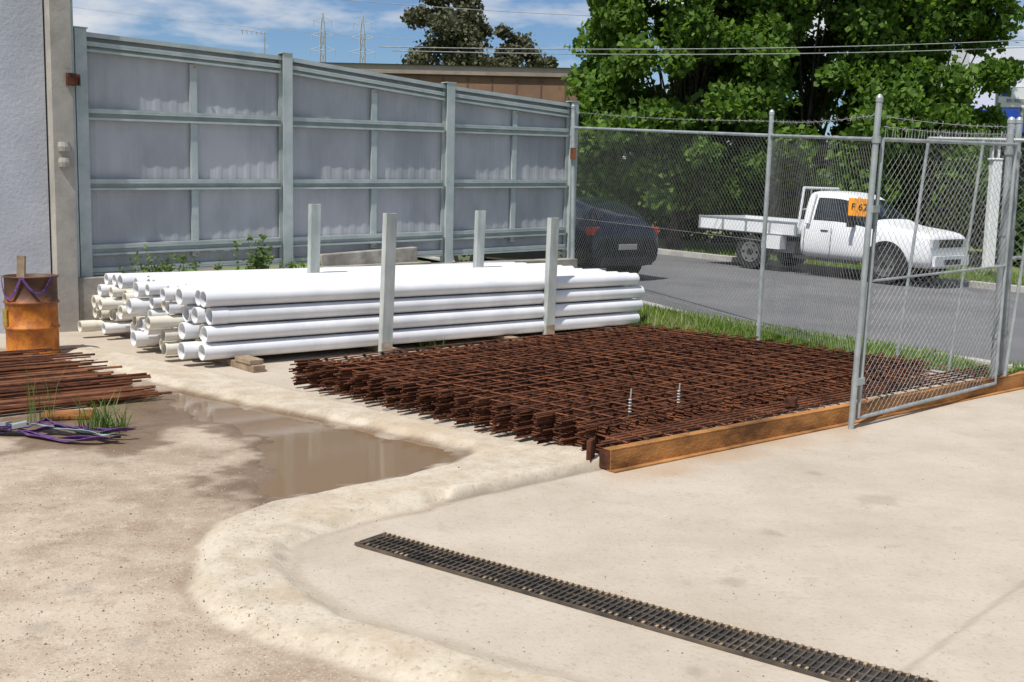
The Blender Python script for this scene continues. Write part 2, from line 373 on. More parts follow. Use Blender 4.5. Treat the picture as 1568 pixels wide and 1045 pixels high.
mb.ring([(.0,0),(.06,0),(.07,.05),(.06,.1),(0,.1)],W0-wd*.19+wn*.27+Vector((0,0,1.83)),12,0)
put(mb,'pilaster',[M('pilaster_concrete',(.30,.28,.25),(.42,.39,.34),3,.9,0,.3,30),m_rail,m_rustdark],e)
mb=MB(); mb.box(c0-wd*(Lb/2)-wn*3.9+Vector((0,0,7.1)),(Lb+.3,8.3,.2),wd,0); put(mb,'roof_edge',[m_galv],e)
# ------------------------------------------------------------ reinforcement mesh stack
e2=Vector((math.sin(math.radians(49.5)),math.cos(math.radians(49.5)),0)); e1=Vector((-e2.y,e2.x,0))
s2=Vector((math.sin(math.radians(45)),math.cos(math.radians(45)),0)); s1=Vector((-s2.y,s2.x,0))
mb=MB(); F=G(902,703); L1=3.25;L2=4.7;nl=12
def bar(p,q_,r,n=4,k=2):
    pr=p
    for i in range(1,k+1):
        c=p.lerp(q_,i/k)+(Vector((0,0,random.uniform(-.006,.002))) if i<k else Vector((0,0,0)))
        mb.rod(pr,c,r,n,random.choice([0,0,1]),caps=False); pr=c
for l in range(nl):
    z=.045+l*.0160; j1=random.uniform(-.010,.010); j2=random.uniform(-.012,.012); sk=random.uniform(-.003,.003)
    a=0.10
    while a<L2:
        p=F+s2*(a+j2)+s1*(j1-.05+random.uniform(-.015,.015)); zz=Vector((0,0,z+random.uniform(-.001,.001)))
        bar(p+zz,p+s1*(L1+.06)+s2*sk*3+zz,.0050 if l<nl-1 else .0056); a+=.2 if l>=nl-2 else .1
    a=0.02
    while a<L1:
        p=F+s1*(a+j1+random.uniform(-.006,.006))+s2*(j2-.02+random.uniform(-.02,.02)); zz=Vector((0,0,z+.010+random.uniform(-.001,.001)))
        bar(p+zz,p+s2*(L2+.05)+s1*sk*4+zz,.0052,4,3)
        a+=.2
# clustered bar ends along the open side
a=.02
while a<L1+.02:
    for l in range(22):
        z=.028+l*.0098; p=F+s1*(a+random.gauss(0,.016))-s2*random.uniform(.0,.09)
        mb.rod(p+Vector((0,0,z)),p+s2*.25+Vector((0,0,z+random.uniform(-.006,.002))),.0064,5,random.choice([0,1]))
    a+=.2
a=.1
while a<L2:
    for l in range(6):
        z=.05+l*.030; p=F+s2*(a+random.uniform(-.03,.03))-s1*random.uniform(.02,.1)
        mb.rod(p+Vector((0,0,z)),p+s1*.3+Vector((0,0,z+random.uniform(-.006,.002))),.0055,5,0)
    a+=.2
for a in (.5,1.7,3.0,4.2):
    p=F+s2*a; mb.beam(p+s1*.02+Vector((0,0,.018)),p+s1*(L1-.02)+Vector((0,0,.018)),.07,.036,1)
for a,h in ((.42,.14),(.95,.12)):
    p=F+s2*a+s1*.03
    mb.rod(p+Vector((0,0,.19)),p+Vector((.01,0,.19+h+.07)),.005,6,2)
    for k in range(5): mb.ring([(.008,0),(.013,.006),(.008,.012)],p+Vector((.004,0,.24+k*.02)),8,2)
mb.obj('reinforcing_mesh_stack',[m_rust,m_rustdark,m_galvwire])
# rusty edge channel in front
mb=MB(); p0=G(934,723); p1=p0+e2*5.6
mb.beam(p0+Vector((0,0,.070)),p1+Vector((0,0,.070)),.008,.118)
mb.beam(p0+e1*.03+Vector((0,0,.132)),p1+e1*.03+Vector((0,0,.132)),.07,.008)
mb.beam(p0-e1*.01+Vector((0,0,.006)),p1-e1*.01+Vector((0,0,.006)),.07,.010)
for k in range(1,8):
    q_=p0+e2*(k*.78)+e1*.035; mb.box(q_+Vector((0,0,.069)),(.008,.058,.112),e2)
for k in range(5):
    a=p0+e1*(.10+.05*k)+e2*(-.02+.09*k); mb.rod(a+Vector((0,0,.145)),a+e2*4.9+Vector((0,0,.150+.006*k)),.008,6,random.choice([1,2]))
for k in range(26):
    a=p0+e2*(.2+k*.19); mb.rod(a+e1*.05+Vector((0,0,.143)),a+e1*(.36+.012*k)+Vector((0,0,.150)),.006,5,1)
mb.box(p0+e1*.05+e2*.004+Vector((0,0,.068)),(.008,.09,.112),e2,2)
mb.box(p0+e1*.15-e2*.02+Vector((0,0,.10)),(.10,.03,.15),e2+e1*.6,2)
mb.box(p0+e2*2.0+e1*.14+Vector((0,0,.20)),(.13,.07,.055),e2+e1*.5,2)
mb.box(p0+e2*3.3+e1*.14+Vector((0,0,.20)),(.09,.07,.05),e2,2)
mb.obj('rusty_steel_channel',[m_beam,m_rust,m_rustdark],bevel=.0015)
# ------------------------------------------------------------ pvc pipes
mb=MB(); O=G(318,559,.04); O.z=0; R=.081
PL=5.75; cx=0
for col in range(19):
    big=col<3 or col in(8,9,13,14)
    R_=R if big else .064; rows=4 if big else 5
    if col>16: rows-=1
    cx+=R_+.004; st=[0,0,.04,-.22,-.05,.05,.22,.0,-.15,.05,-.05,.3,.1,.25,.15,-.05,.12,-.1,.1][col]
    for row in range(rows):
        if col>3 and row==rows-1 and random.random()<.2: continue
        off=st+random.uniform(-.14,.14)*(1 if col>0 else .3)+(.10 if row==2 and col==0 else 0)
        a=O+e1*(cx+random.uniform(-.006,.006)+(.006*row if col==0 else 0))+e2*off+Vector((0,0,.065+R_+row*R_*2.0))
        mi=1 if (row<rows-1 and ((not big and random.random()<.6) or (col>0 and random.random()<.2))) else 0
        r=R_
        b_=a+e2*(PL+random.uniform(-.1,.12))
        mb.tube(a,b_,r-.006,r-.013,22,mi)
        if random.random()<.45:
            mb.tube(a-e2*.004,a+e2*.16,r-.001,r-.009,22,mi)
    cx+=R_+.004
pv=mb.obj('pvc_pipe_stack',[m_pvc,m_pvcc]); 
me=pv.data; me.polygons.foreach_set('use_smooth',[True]*len(me.polygons)); me.set_sharp_from_angle(angle=math.radians(40))
mb=MB()
for a,pr in ((.30,.42),(1.95,.24),(3.6,.24),(5.2,.28)):
    p=O+e2*a; mb.beam(p-e1*pr+Vector((0,0,.032)),p+e1*2.6+Vector((0,0,.032)),.12,.064)
mb.box(O+e2*.30-e1*.22+Vector((0,0,.088)),(.14,.30,.045),e2)
mb.obj('timber_bearer',[m_timber],bevel=.006)
m_stain=M('rust_stained_post',(.25,.17,.09),(.45,.42,.36),9,.7)
def rackpost(b0,t0,w=.125):
    mb=MB()
    mb.beam(b0,t0,w,.012,0,up=-e1)
    X=e2
    for s_ in(-1,1): mb.beam(b0+X*s_*(w/2-.006)+e1*.035,t0+X*s_*(w/2-.006)+e1*.035,.012,.058,0,up=-e1)
    mb.beam(b0-e1*.002,b0+Vector((0,0,.16))-e1*.002,w+.004,.014,1,up=-e1)
    mb.obj('rack_post',[m_post,m_stain],bevel=.003)
b0=G(592,548); rackpost(b0,V(600,327,b0.y))
b0=G(842,519); rackpost(b0,V(850,334,b0.y))
for px,py,Yd in ((484,313,12.7),(738,323,14.3)):
    t0=V(px,py,Yd); rackpost(Vector((t0.x-.03,Yd,0)),t0)
# ------------------------------------------------------------ rods
mb=MB(); a0=G(246,614); a1=G(70,552)
for i in range(190):
    k=random.random(); p=a0.lerp(a1,k); lay=random.choice([0,0,1,1,2,3,4,5]) if k>.15 else random.choice([0,1,2])
    z=.025+.016*lay; d=(e2+e1*random.uniform(-.04,.05)).normalized()
    s_=p+d*random.gauss(-.10,.16)+Vector((0,0,z)); mb.rod(s_,s_-d*5.8+Vector((0,0,random.uniform(-.01,.02))),random.choice([.007,.009,.011]),6,random.choice([0,0,1,2]))
for t in (.5,2.5): mb.beam(a0-e2*t+Vector((0,0,.012)),a1-e2*t+Vector((0,0,.012)),.06,.024,1)
mb.obj('steel_bar_bundle',[m_rust,m_rustdark,M('rust_mid',(.12,.045,.02),(.28,.11,.045),8,.85)])
mb=MB(); p=G(105,640); mb.box(p+Vector((0,0,.02)),(.35,.22,.03),(1,.3,0)); mb.obj('rusty_steel_plate',[m_rustor],bevel=.006)
# ------------------------------------------------------------ drum
dc=G(51,541); r=.245;h=.76
m_drum,nt,b=newmat('rusted_orange_drum'); v=objco(nt); sx=nt.nodes.new('ShaderNodeSeparateXYZ'); nt.links.new(v,sx.inputs[0])
mr=nt.nodes.new('ShaderNodeMapRange'); nt.links.new(sx.outputs['Z'],mr.inputs[0]); mr.inputs[1].default_value=.46; mr.inputs[2].default_value=.72
mm=nt.nodes.new('ShaderNodeMath'); mm.operation='ADD'; nt.links.new(mr.outputs[0],mm.inputs[0]); nt.links.new(noise(nt,7,6,.75,v),mm.inputs[1])
c=ramp(nt,mm.outputs[0],[(.44,(.55,.19,.015)),(.56,(.38,.11,.015)),(.80,(.15,.055,.02)),(1.,(.09,.04,.02))])
nt.links.new(c,b.inputs['Base Color']); b.inputs['Roughness'].default_value=.55; bump(nt,b,noise(nt,30,5,.6,v),.2)
e=empty('rusty_oil_drum',dc)
mb=MB()
mb.ring([(0,.02),(r-.01,.02),(r,0),(r,.02),(r-.005,.03),(r-.005,.245),(r+.008,.255),(r+.008,.27),(r-.005,.28),(r-.005,.49),(r+.008,.50),(r+.008,.515),(r-.005,.525),(r-.005,h-.02),(r+.006,h-.012),(r+.006,h),(r-.012,h),(r-.012,.1),(0,.1)],dc,48)
put(mb,'shell',[m_drum],e,smooth=True)
mb=MB(); a=dc+Vector((-.10,-.05,.15)); mb.beam(a,a+Vector((.03,.02,.80)),.075,.03,0,up=(0,-1,0)); put(mb,'timber_offcut',[m_timber],e)
mb=MB()
pts=[]
for i in range(40):
    u=i/39; a=math.radians(-150+u*130); zz=h+.005-.22*math.sin(min(1,u*2.0)*math.pi)*(u<.5)-.16*math.sin((u-.5)*2*math.pi)*(u>=.5)
    pts.append(dc+Vector(((r+.016)*math.cos(a),(r+.016)*math.sin(a),zz)))
for i in range(39): mb.beam(pts[i],pts[i+1],.004,.024,0)
put(mb,'strap',[m_purple],e)
mb=MB(); 
a=math.radians(-140); c_=dc+Vector(((r+.002)*math.cos(a),(r+.002)*math.sin(a),.36)); mb.box(c_,(.12,.012,.16),(math.sin(-a),math.cos(a),0)); put(mb,'label',[M('drum_label',(.25,.16,.02),(.4,.28,.04),25,.6)],e)
mb=MB(); c0=G(72,668)
for k in range(7):
    ph=random.uniform(0,6); x0=random.uniform(-.75,-.3); x1=random.uniform(.3,.62); tw=random.uniform(0,6)
    pts=[]
    for i in range(60):
        t=i/59; pts.append(c0+Vector((x0+(x1-x0)*t+.06*math.sin(11*t+ph), .06*math.sin(8*t+ph*2)+.09*math.cos(4.5*t+ph)+(k-3)*.022, .010+.006*k+.018*abs(math.sin(6*t+ph)))))
    vs=[]
    for i,p in enumerate(pts):
        d=(pts[min(i+1,59)]-pts[max(i-1,0)]).normalized(); sd=d.cross(Vector((0,0,1))).normalized(); ang=.5*math.sin(i*.22+tw)+.2
        o=(sd*math.cos(ang)+Vector((0,0,1))*abs(math.sin(ang)))*.024; vs+=[p,p+o*2]
    mb.add(vs,[(2*i,2*i+1,2*i+3,2*i+2) for i in range(59)],[0,0,1,0,2,0,0][k])
mb.box(c0+Vector((-.18,0,.07)),(.09,.06,.03),(1,.4,.2),3); mb.box(c0+Vector((-.30,.05,.06)),(.07,.05,.03),(1,-.4,.2),3)
o=mb.obj('lifting_slings',[m_purple,M('webbing_dark',(.03,.02,.06),(.06,.04,.1),20,.8),M('webbing_grey',(.2,.3,.32),(.3,.4,.42),20,.8),m_galv])
sd_=o.modifiers.new('s','SOLIDIFY'); sd_.thickness=.004
# ------------------------------------------------------------ drain grate
mb=MB(); A0=G(569,829); A1=G(1352,1047); dd=(A1-A0).normalized(); A1=A0+dd*((A1-A0).length+1.2); dn=Vector((-dd.y,dd.x,0)); L=(A1-A0).length; w=.20
mb.box((A0+A1)/2+Vector((0,0,.006)),(L,w,.002),dd,1)  # dark sheet paints the shade of the channel under the bars
for s_ in(-1,1): mb.beam(A0+dn*s_*(w/2)+Vector((0,0,.008)),A1+dn*s_*(w/2)+Vector((0,0,.008)),.010,.012,0)
for f_ in(-.30,0,.30): mb.beam(A0+dn*w*f_+Vector((0,0,.010)),A1+dn*w*f_+Vector((0,0,.010)),.006,.010,0)
k=0
while k*.030<L:
    p=A0+dd*(k*.030); j=random.uniform(-.002,.002)
    mb.beam(p-dn*(w/2)+Vector((0,0,.012+j)),p+dn*(w/2)+Vector((0,0,.012-j)),.006,.013,0)
    mb.beam(p+dn*(w*.36)+Vector((0,0,.014)),p+dn*(w*.49)+Vector((0,0,.015)),.011,.013,2)  # paler brown pieces at the slat ends
    if random.random()<.5: mb.beam(p-dn*(w*.49)+Vector((0,0,.014)),p-dn*(w*.40)+Vector((0,0,.014)),.010,.012,2)
    k+=1
mb.beam(A0-dn*w/2,A0+dn*w/2,.03,.03,0)
mb.obj('drain_grate',[M('cast_iron_grate',(.05,.042,.035),(.15,.115,.08),8,.7,.2),m_shadow,M('pale_iron_grate',(.18,.13,.08),(.42,.30,.18),5,.8)])
# ------------------------------------------------------------ chain link fence
def chain(mb,a,b_,c,d,mi=0,r=.0012,pitch=.074):
    L=((b_-a).length+(c-d).length)/2; Hh=((d-a).length+(c-b_).length)/2
    nrm=(b_-a).cross(d-a).normalized()
    def pt(u,v_):
        s_=u/L;t=v_/Hh; p=a.lerp(b_,s_).lerp(d.lerp(c,s_),t)
        return p+nrm*(.014*math.sin(u*2.3)*math.sin(math.pi*t)+.008*math.sin(u*5+v_*3))
    n=int((L+Hh)/pitch)+1
    for sg in (0,1):
        for i in range(n):
            o=i*pitch; u0=o-Hh
            v0=max(0,-u0); v1=min(Hh,L-u0)
            if v1<=v0+.01: continue
            K=3; pr=None; off=nrm*(.002 if sg else -.002)
            for k in range(K+1):
                vv=v0+(v1-v0)*k/K; uu=u0+vv
                if sg: uu=L-uu
                P_=pt(uu,vv)+off
                if pr is not None: mb.rod(pr,P_,r,3,mi,caps=False)
                pr=P_
def pole(mb,a,b_,r=.027,mi=1):
    mb.rod(a,b_,r,14,mi); mb.ring([(r+.004,-.03),(r+.004,.0),(r*.6,.022),(0,.028)],b_,14,mi)
pAb=Vector((.93,17.3,0.0)); pAt=V(878,163,17.3); 
p2b=Vector((V(1161,515,12.2).x,12.2,.0)); p2t=V(1182,172,12.2)
p1b=G(1303,657); p1t=V(1347,150,p1b.y)
mb=MB()
pole(mb,pAb,pAt,.032); pole(mb,p2b,p2t,.025); pole(mb,p1b,p1t,.0225)
def onpost(b0,t0,z): k=(z-b0.z)/(t0.z-b0.z); return b0.lerp(t0,k)
rA=V(880,196,17.3);r2=V(1181,208,12.2);r1=V(1342,214,p1b.y)
mb.rod(rA,r2,.019,10,1); mb.rod(r2,r1,.016,10,1)
for r_,z in ((r2,0),(r1,0),(rA,0)): mb.ring([(.026,-.025),(.031,-.025),(.031,.025),(.026,.025)],r_,14,1)
lo=onpost
chain(mb,lo(pAb,pAt,.25),lo(p2b,p2t,.2),r2,rA)
chain(mb,lo(p2b,p2t,.22),lo(p1b,p1t,.56),r1,r2,pitch=.085,r=.0011)
for z in (.30,1.2): mb.rod(lo(pAb,pAt,z+.1),lo(p2b,p2t,z),.002,4,0,caps=False)
def barbed(mb,a,b_,sag=.03):
    pts=[a.lerp(b_,i/12)-Vector((0,0,sag*math.sin(math.pi*i/12))) for i in range(13)]
    mb.path(pts,.0022,4,0); L=(b_-a).length; n=int(L/.12)
    for i in range(n):
        t=(i+.5)/n; p=a.lerp(b_,t)-Vector((0,0,sag*math.sin(math.pi*t)))
        for k in range(2):
            d=Vector((random.uniform(-1,1),random.uniform(-1,1),random.uniform(.4,1))).normalized()*.022; mb.rod(p-d,p+d,.0016,3,0,caps=False)
barbed(mb,V(880,172,17.3),V(1182,186,12.2)); barbed(mb,V(1182,186,12.2),V(1346,176,p1b.y),.03)
mb.box(lo(pAb,pAt,2.28)+Vector((.0,-.05,0)),(.09,.06,.17),(1,0,0),2)
mb.obj('chain_link_fence',[m_galvwire,m_galv,m_rust])
mb=MB()
gb0=p1b+Vector((.06,.05,.07)); ge=G(1522,603); gb1=Vector((ge.x,ge.y,.09)); gt0=V(1352,214,gb0.y); gt1=V(1556,222,gb1.y)
def frame(mb,a,b_,c,d,r=.015):
    for p,q_ in((a,b_),(b_,c),(c,d),(d,a)): mb.rod(p,q_,r,10,1)
frame(mb,gb0,gb1,gt1,gt0)
chain(mb,gb0,gb1,gt1,gt0)
mb.rod(gb0.lerp(gt0,.50),gb1.lerp(gt1,.50),.010,8,1)
n=46
for i in range(n):
    p=gt0.lerp(gt1,(i+.5)/n); mb.rod(p,p+Vector((random.uniform(-.012,.012),0,.085)),.0018,3,0,caps=False); 
for k in range(2): barbed(mb,gt0+Vector((0,0,.09+.07*k)),gt1+Vector((0,0,.09+.06*k)),.02)
for z in (.35,1.6): mb.box(lo(p1b,p1t,z)+Vector((.03,.02,0)),(.10,.05,.05),(gb1-gb0),1)
mb.obj('chain_link_gate',[m_galvwire,m_galv])
mb=MB()
ha=Vector((ge.x+.14,ge.y+.14,.0))
h1=ha+Vector((.0,.0,.09)); h0=Vector((3.62,10.35,.12)); hz=2.12
top_l=lambda p,lean=.16: p+Vector((lean,0,hz))
frame(mb,h0,h1,top_l(h1),top_l(h0)); chain(mb,h0,h1,top_l(h1),top_l(h0))
hm=h0.lerp(h1,.5); mb.rod(hm,top_l(hm),.014,8,1); 
h2=Vector((5.35,10.9,.05))
mb.rod(h1+Vector((0,0,1.1)),h2+Vector((0,0,1.1)),.016,8,1)
for i in range(30):
    p=top_l(h0).lerp(top_l(h1),(i+.5)/30); mb.rod(p,p+Vector((0,0,.08)),.0018,3,0,caps=False)
mb.obj('chain_link_gate',[m_galvwire,m_galv])
mb=MB()
for px_b,px_t,Yd,r in ((1519,1549,ge.y+.12,.030),(1531,1561,ge.y+.35,.028)):
    b0=V(px_b,604,Yd); b0.z=0; t0=V(px_t,184,Yd); pole(mb,b0,t0,r)
    for z in (.5,1.4,2.1): 
        mb.ring([(r+.003,-.02),(r+.010,-.02),(r+.010,.02),(r+.003,.02)],onpost(b0,t0,z),14,1)
mb.obj('gate_hinge_post',[m_galvwire,m_galv])
# sign on fence
sp=V(1316,318,p1b.y+.45); e=empty('site_number_sign',sp)
sx_=Vector((.95,-.30,.0)).normalized()
mb=MB(); mb.box(sp,(.16,.008,.135),sx_+Vector((0,0,-.05)),0); mb.box(sp+Vector((0,.012,0)),(.02,.02,.15),sx_,1); put(mb,'plate',[m_orange,m_galv],e,bevel=.003)
cu=bpy.data.curves.new('lettering','FONT'); cu.body='F 62'; cu.size=.070; cu.align_x='CENTER'; cu.align_y='CENTER'; cu.extrude=.001; cu.materials.append(m_signblk)
to=bpy.data.objects.new('lettering',cu); scene.collection.objects.link(to); to.parent=e
nrm=Vector((sx_.y,-sx_.x,0)); to.location=nrm*.0065; to.rotation_euler=(math.pi/2,math.radians(3),math.atan2(sx_.y,sx_.x))
# ------------------------------------------------------------ vehicles
def loft(st,mats,name,par,glass_side=(),glass_top=(),levels=2):
    mb=MB(); vs=[]
    for (x,w,zb,belt,wt,zt) in st:
        half=[(0,zb),(w*.86,zb),(w,zb+.12),(w*1.015,(zb+belt)/2+.06),(w*.965,belt),(wt,zt-.05 if zt-belt>.15 else zt-.012),(wt*.82,zt),(0,zt+.015)]
        ring=[(x,y,z) for y,z in half]+[(x,-y,z) for y,z in half[-2:0:-1]]
        vs+=ring
    n=14
    for i in range(len(st)-1):
        for j in range(n):
            a=i*n+j;b_=i*n+(j+1)%n; mi=0
            if i in glass_side and j in (4,9): mi=1
            if i in glass_top and j in(5,6,7,8): mi=1
            mb.f.append((a,a+n,b_+n,b_)); mb.m.append(mi)
    mb.v=vs
    mb.f.append(tuple(range(n))); mb.m.append(0); mb.f.append(tuple(range((len(st)-1)*n+n-1,(len(st)-1)*n-1,-1))); mb.m.append(0)
    o=mb.obj(name,mats,True,par); sb=o.modifiers.new('s','SUBSURF'); sb.levels=levels; sb.render_levels=levels
    return o
def wheel(mb,x,y,r,w=.22):
    sd=1 if y>0 else -1
    mb.rod((x,y-sd*w/2,r),(x,y+sd*w/2,r),r,28,0)
    mb.rod((x,y+sd*(w/2-.01),r),(x,y+sd*(w/2+.012),r),r*.62,20,1)
    mb.rod((x,y+sd*(w/2),r),(x,y+sd*(w/2+.025),r),r*.2,12,0)
    for a in range(6):
        d=Vector((math.cos(a*math.pi/3),0,math.sin(a*math.pi/3)))
        mb.rod(Vector((x,y+sd*(w/2+.014),r))+d*r*.42,Vector((x,y+sd*(w/2+.016),r))+d*r*.5,.03,8,0)
def arch(mb,x,y,r,mi=2,w=.03):
    sd=1 if y>0 else -1
    n=16; vs=[]
    for i in range(n+1):
        a=math.pi*(-.08+1.16*i/n)
        for rr in (r,r+.055):
            for yy in (y-sd*.12,y+sd*w): vs.append((x+rr*math.cos(a),yy,.36+rr*math.sin(a)))
    fs=[]
    for i in range(n):
        o=i*4;p=o+4
        fs+=[(o,o+1,p+1,p),(o+2,p+2,p+3,o+3),(o+1,o+3,p+3,p+1)]
    mb.add(vs,fs,mi)
def place(e,loc,head,pitch=0,sc=1):
    e.location=loc; e.rotation_euler=(0,pitch,math.atan2(head[1],head[0])); e.scale=(sc,sc,sc)
car=empty('parked_hatchback_car')
st=[(-2.12,.78,.34,.72,.66,.78),(-2.1,.84,.28,.88,.70,.96),(-1.98,.88,.24,.95,.66,1.12),(-1.62,.90,.22,.96,.60,1.40),(-1.0,.90,.20,.95,.60,1.475),(-.1,.90,.2,.94,.60,1.48),(.35,.90,.2,.94,.60,1.42),(1.05,.89,.2,.93,.72,1.03),(1.7,.86,.22,.86,.74,.92),(2.1,.76,.26,.72,.66,.78),(2.2,.66,.32,.62,.58,.66)]
loft(st,[m_navy,m_glass],'body',car,glass_side=(2,3,4,5,6),glass_top=(2,6))
mb=MB()
for x in(-1.32,1.35):
    for y in (-.80,.80):
        wheel(mb,x,y,.32); sd=1 if y>0 else -1
        mb.rod((x,y-sd*.2,.36),(x,sd*.905,.36),.365,24,0)
for y in(-.81,.81): mb.box((-1.99,y*.93,.90),(.16,.20,.14),(1,0,0),2)
mb.box((-2.125,0,.62),(.02,.46,.10),(1,0,0),3); mb.box((-2.10,0,.36),(.06,1.3,.14),(1,0,0),0)
for y in (-.895,.895):
    mb.box((.15,y,.93),(2.4,.012,.02),(1,0,0),1)
    mb.box((.55,y*1.06,1.0),(.14,.16,.11),(1,0,0),4)
    mb.box((-.35,y*.86,1.2),(.06,.05,.42),(1,0,0),4,az=(0,-.42 if y>0 else .42,1))
mb.obj('fittings',[m_black,m_chrome,m_red,M('number_plate',(.3,.3,.29)),m_navy],parent=car,bevel=.01)
hd=Vector((-.66,.75,0)); cpos=Vector((1.25,17.75,0))+hd*1.97+Vector((.75,.66,0))*.82
place(car,Vector((cpos.x,cpos.y,float(plane(cpos.x,cpos.y))-.02)),hd,0,.93)
# ute
ute=empty('tray_utility_truck')
st=[(2.62,.72,.42,.72,.62,.78),(2.60,.82,.36,.92,.74,.98),(2.45,.86,.34,1.0,.78,1.07),(1.9,.88,.34,1.05,.78,1.12),(1.42,.88,.34,1.08,.76,1.17),(.85,.88,.34,1.10,.64,1.70),(.55,.88,.34,1.10,.64,1.76),(-.05,.88,.34,1.10,.64,1.76),(-.20,.88,.36,1.10,.66,1.73),(-.24,.84,.40,1.08,.66,1.68)]
loft(st,[m_white,m_glass],'cab',ute,glass_side=(4,5,6),glass_top=(4,))
mb=MB()
for x in (1.72,-1.40):
    for y in (-.78,.78): wheel(mb,x,y,.365,.24)
for y in(-.80,.80):
    sd=1 if y>0 else -1
    mb.rod((1.72,y-sd*.2,.42),(1.72,sd*.898,.42),.43,26,0); arch(mb,1.72,sd*.88,.42,0)
    mb.box((2.56,sd*.66,.86),(.14,.26,.17),(1,0,0),3)
    mb.box((.98,sd*1.0,1.18),(.08,.20,.22),(1,0,0),0)
    mb.box((.33,sd*.875,.95),(.16,.02,.03),(1,0,0),0)
    mb.box((-.06,sd*.80,1.38),(.09,.05,.66),(1,0,0),4,az=(0,-.36*sd,1))
    mb.box((.5,sd*.899,.70),(.010,.004,.62),(1,0,0),0); mb.box((-.12,sd*.899,.70),(.010,.004,.62),(1,0,0),0)
    mb.box((.4,sd*.88,.36),(1.5,.05,.07),(1,0,0),0)
mb.box((2.63,0,.86),(.03,1.0,.16),(1,0,0),0); mb.box((2.66,0,.52),(.06,1.5,.20),(1,0,0),4); mb.box((2.70,0,.50),(.01,.7,.10),(1,0,0),0)
for y in(-.38,.38): mb.box((-1.3,y,.58),(2.9,.08,.14),(1,0,0),0)
mb.box((-2.6,0,.5),(.08,1.5,.1),(1,0,0),0)
mb.rod((-1.4,-.7,.365),(-1.4,.7,.365),.05,8,0); mb.box((-.75,.45,.52),(.7,.35,.28),(1,0,0),0); mb.box((-.75,-.45,.52),(.5,.3,.25),(1,0,0),2)
mb.box((-1.55,0,.80),(2.5,1.80,.06),(1,0,0),2)
for y in(-.9,.9):
    mb.box((-1.55,y,.93),(2.5,.03,.27),(1,0,0),4)
    for x in (-2.78,-2.15,-1.55,-.95,-.32): mb.box((x,y*1.015,.93),(.05,.03,.28),(1,0,0),2)
    mb.box((-1.55,y*1.01,1.06),(2.5,.045,.03),(1,0,0),2)
    mb.box((-1.4,y,.60),(.85,.03,.02),(1,0,0),0)
    mb.box((-.85,y*.96,.62),(.45,.25,.28),(1,0,0),4)
mb.box((-2.80,0,.93),(.03,1.8,.27),(1,0,0),4)
for y in(-.82,.82): mb.rod((-.33,y,.8),(-.33,y*.85,1.80),.028,10,4)
mb.rod((-.33,-.70,1.80),(-.33,.70,1.80),.028,10,4); mb.rod((-.33,-.76,1.35),(-.33,.76,1.35),.02,8,4)
for y in(-.4,0,.4): mb.rod((-.33,y,.82),(-.33,y,1.80),.014,8,4)
mb.obj('chassis_and_tray',[m_black,m_chrome,m_galv,M('headlamp',(.5,.52,.55),None,1,.08),m_white],parent=ute,bevel=.008)
hd=Vector((.70,-.715,0)).normalized(); up_=Vector((6.28,22.2,0)); 
place(ute,Vector((up_.x,up_.y,float(plane(up_.x,up_.y))+.05)),hd,.035,.93)
# ------------------------------------------------------------ vegetation
def leaves(cent,rad,n,size,mat,name,parent=None,shell=.55):
    cent=np.array(cent);rad=np.array(rad); k=rng.integers(0,len(cent),n)
    d=rng.normal(size=(n,3)); d/=np.linalg.norm(d,axis=1)[:,None]
    rr=(shell+(1-shell)*rng.random(n))*(1+.12*rng.normal(size=n))
    p=cent[k]+d*rad[k]*rr[:,None]
    a=rng.normal(size=(n,3)); a+=d*.3; a/=np.linalg.norm(a,axis=1)[:,None]
    b=np.cross(a,rng.normal(size=(n,3))); b/=np.linalg.norm(b,axis=1)[:,None]
    s_=size*(.6+.8*rng.random(n))[:,None]
    v0=p-a*s_*.5; v1=p+b*s_*.36; v2=p+a*s_*.5; v3=p-b*s_*.36
    vs=np.stack([v0,v1,v2,v3],1).reshape(-1,3); q=np.arange(4*n).reshape(-1,4)
    return npmesh(name,vs,q,mat,False,parent)
def limb(mb,a,b_,r0,r1,n=5,wob=.12):
    pts=[a.lerp(b_,i/n)+Vector((random.uniform(-wob,wob),random.uniform(-wob,wob),0))*(0 if i in(0,) else 1) for i in range(n+1)]
    for i in range(n): mb.rod(pts[i],pts[i+1],r0+(r1-r0)*i/n,8,0,r0+(r1-r0)*(i+1)/n)
    return pts
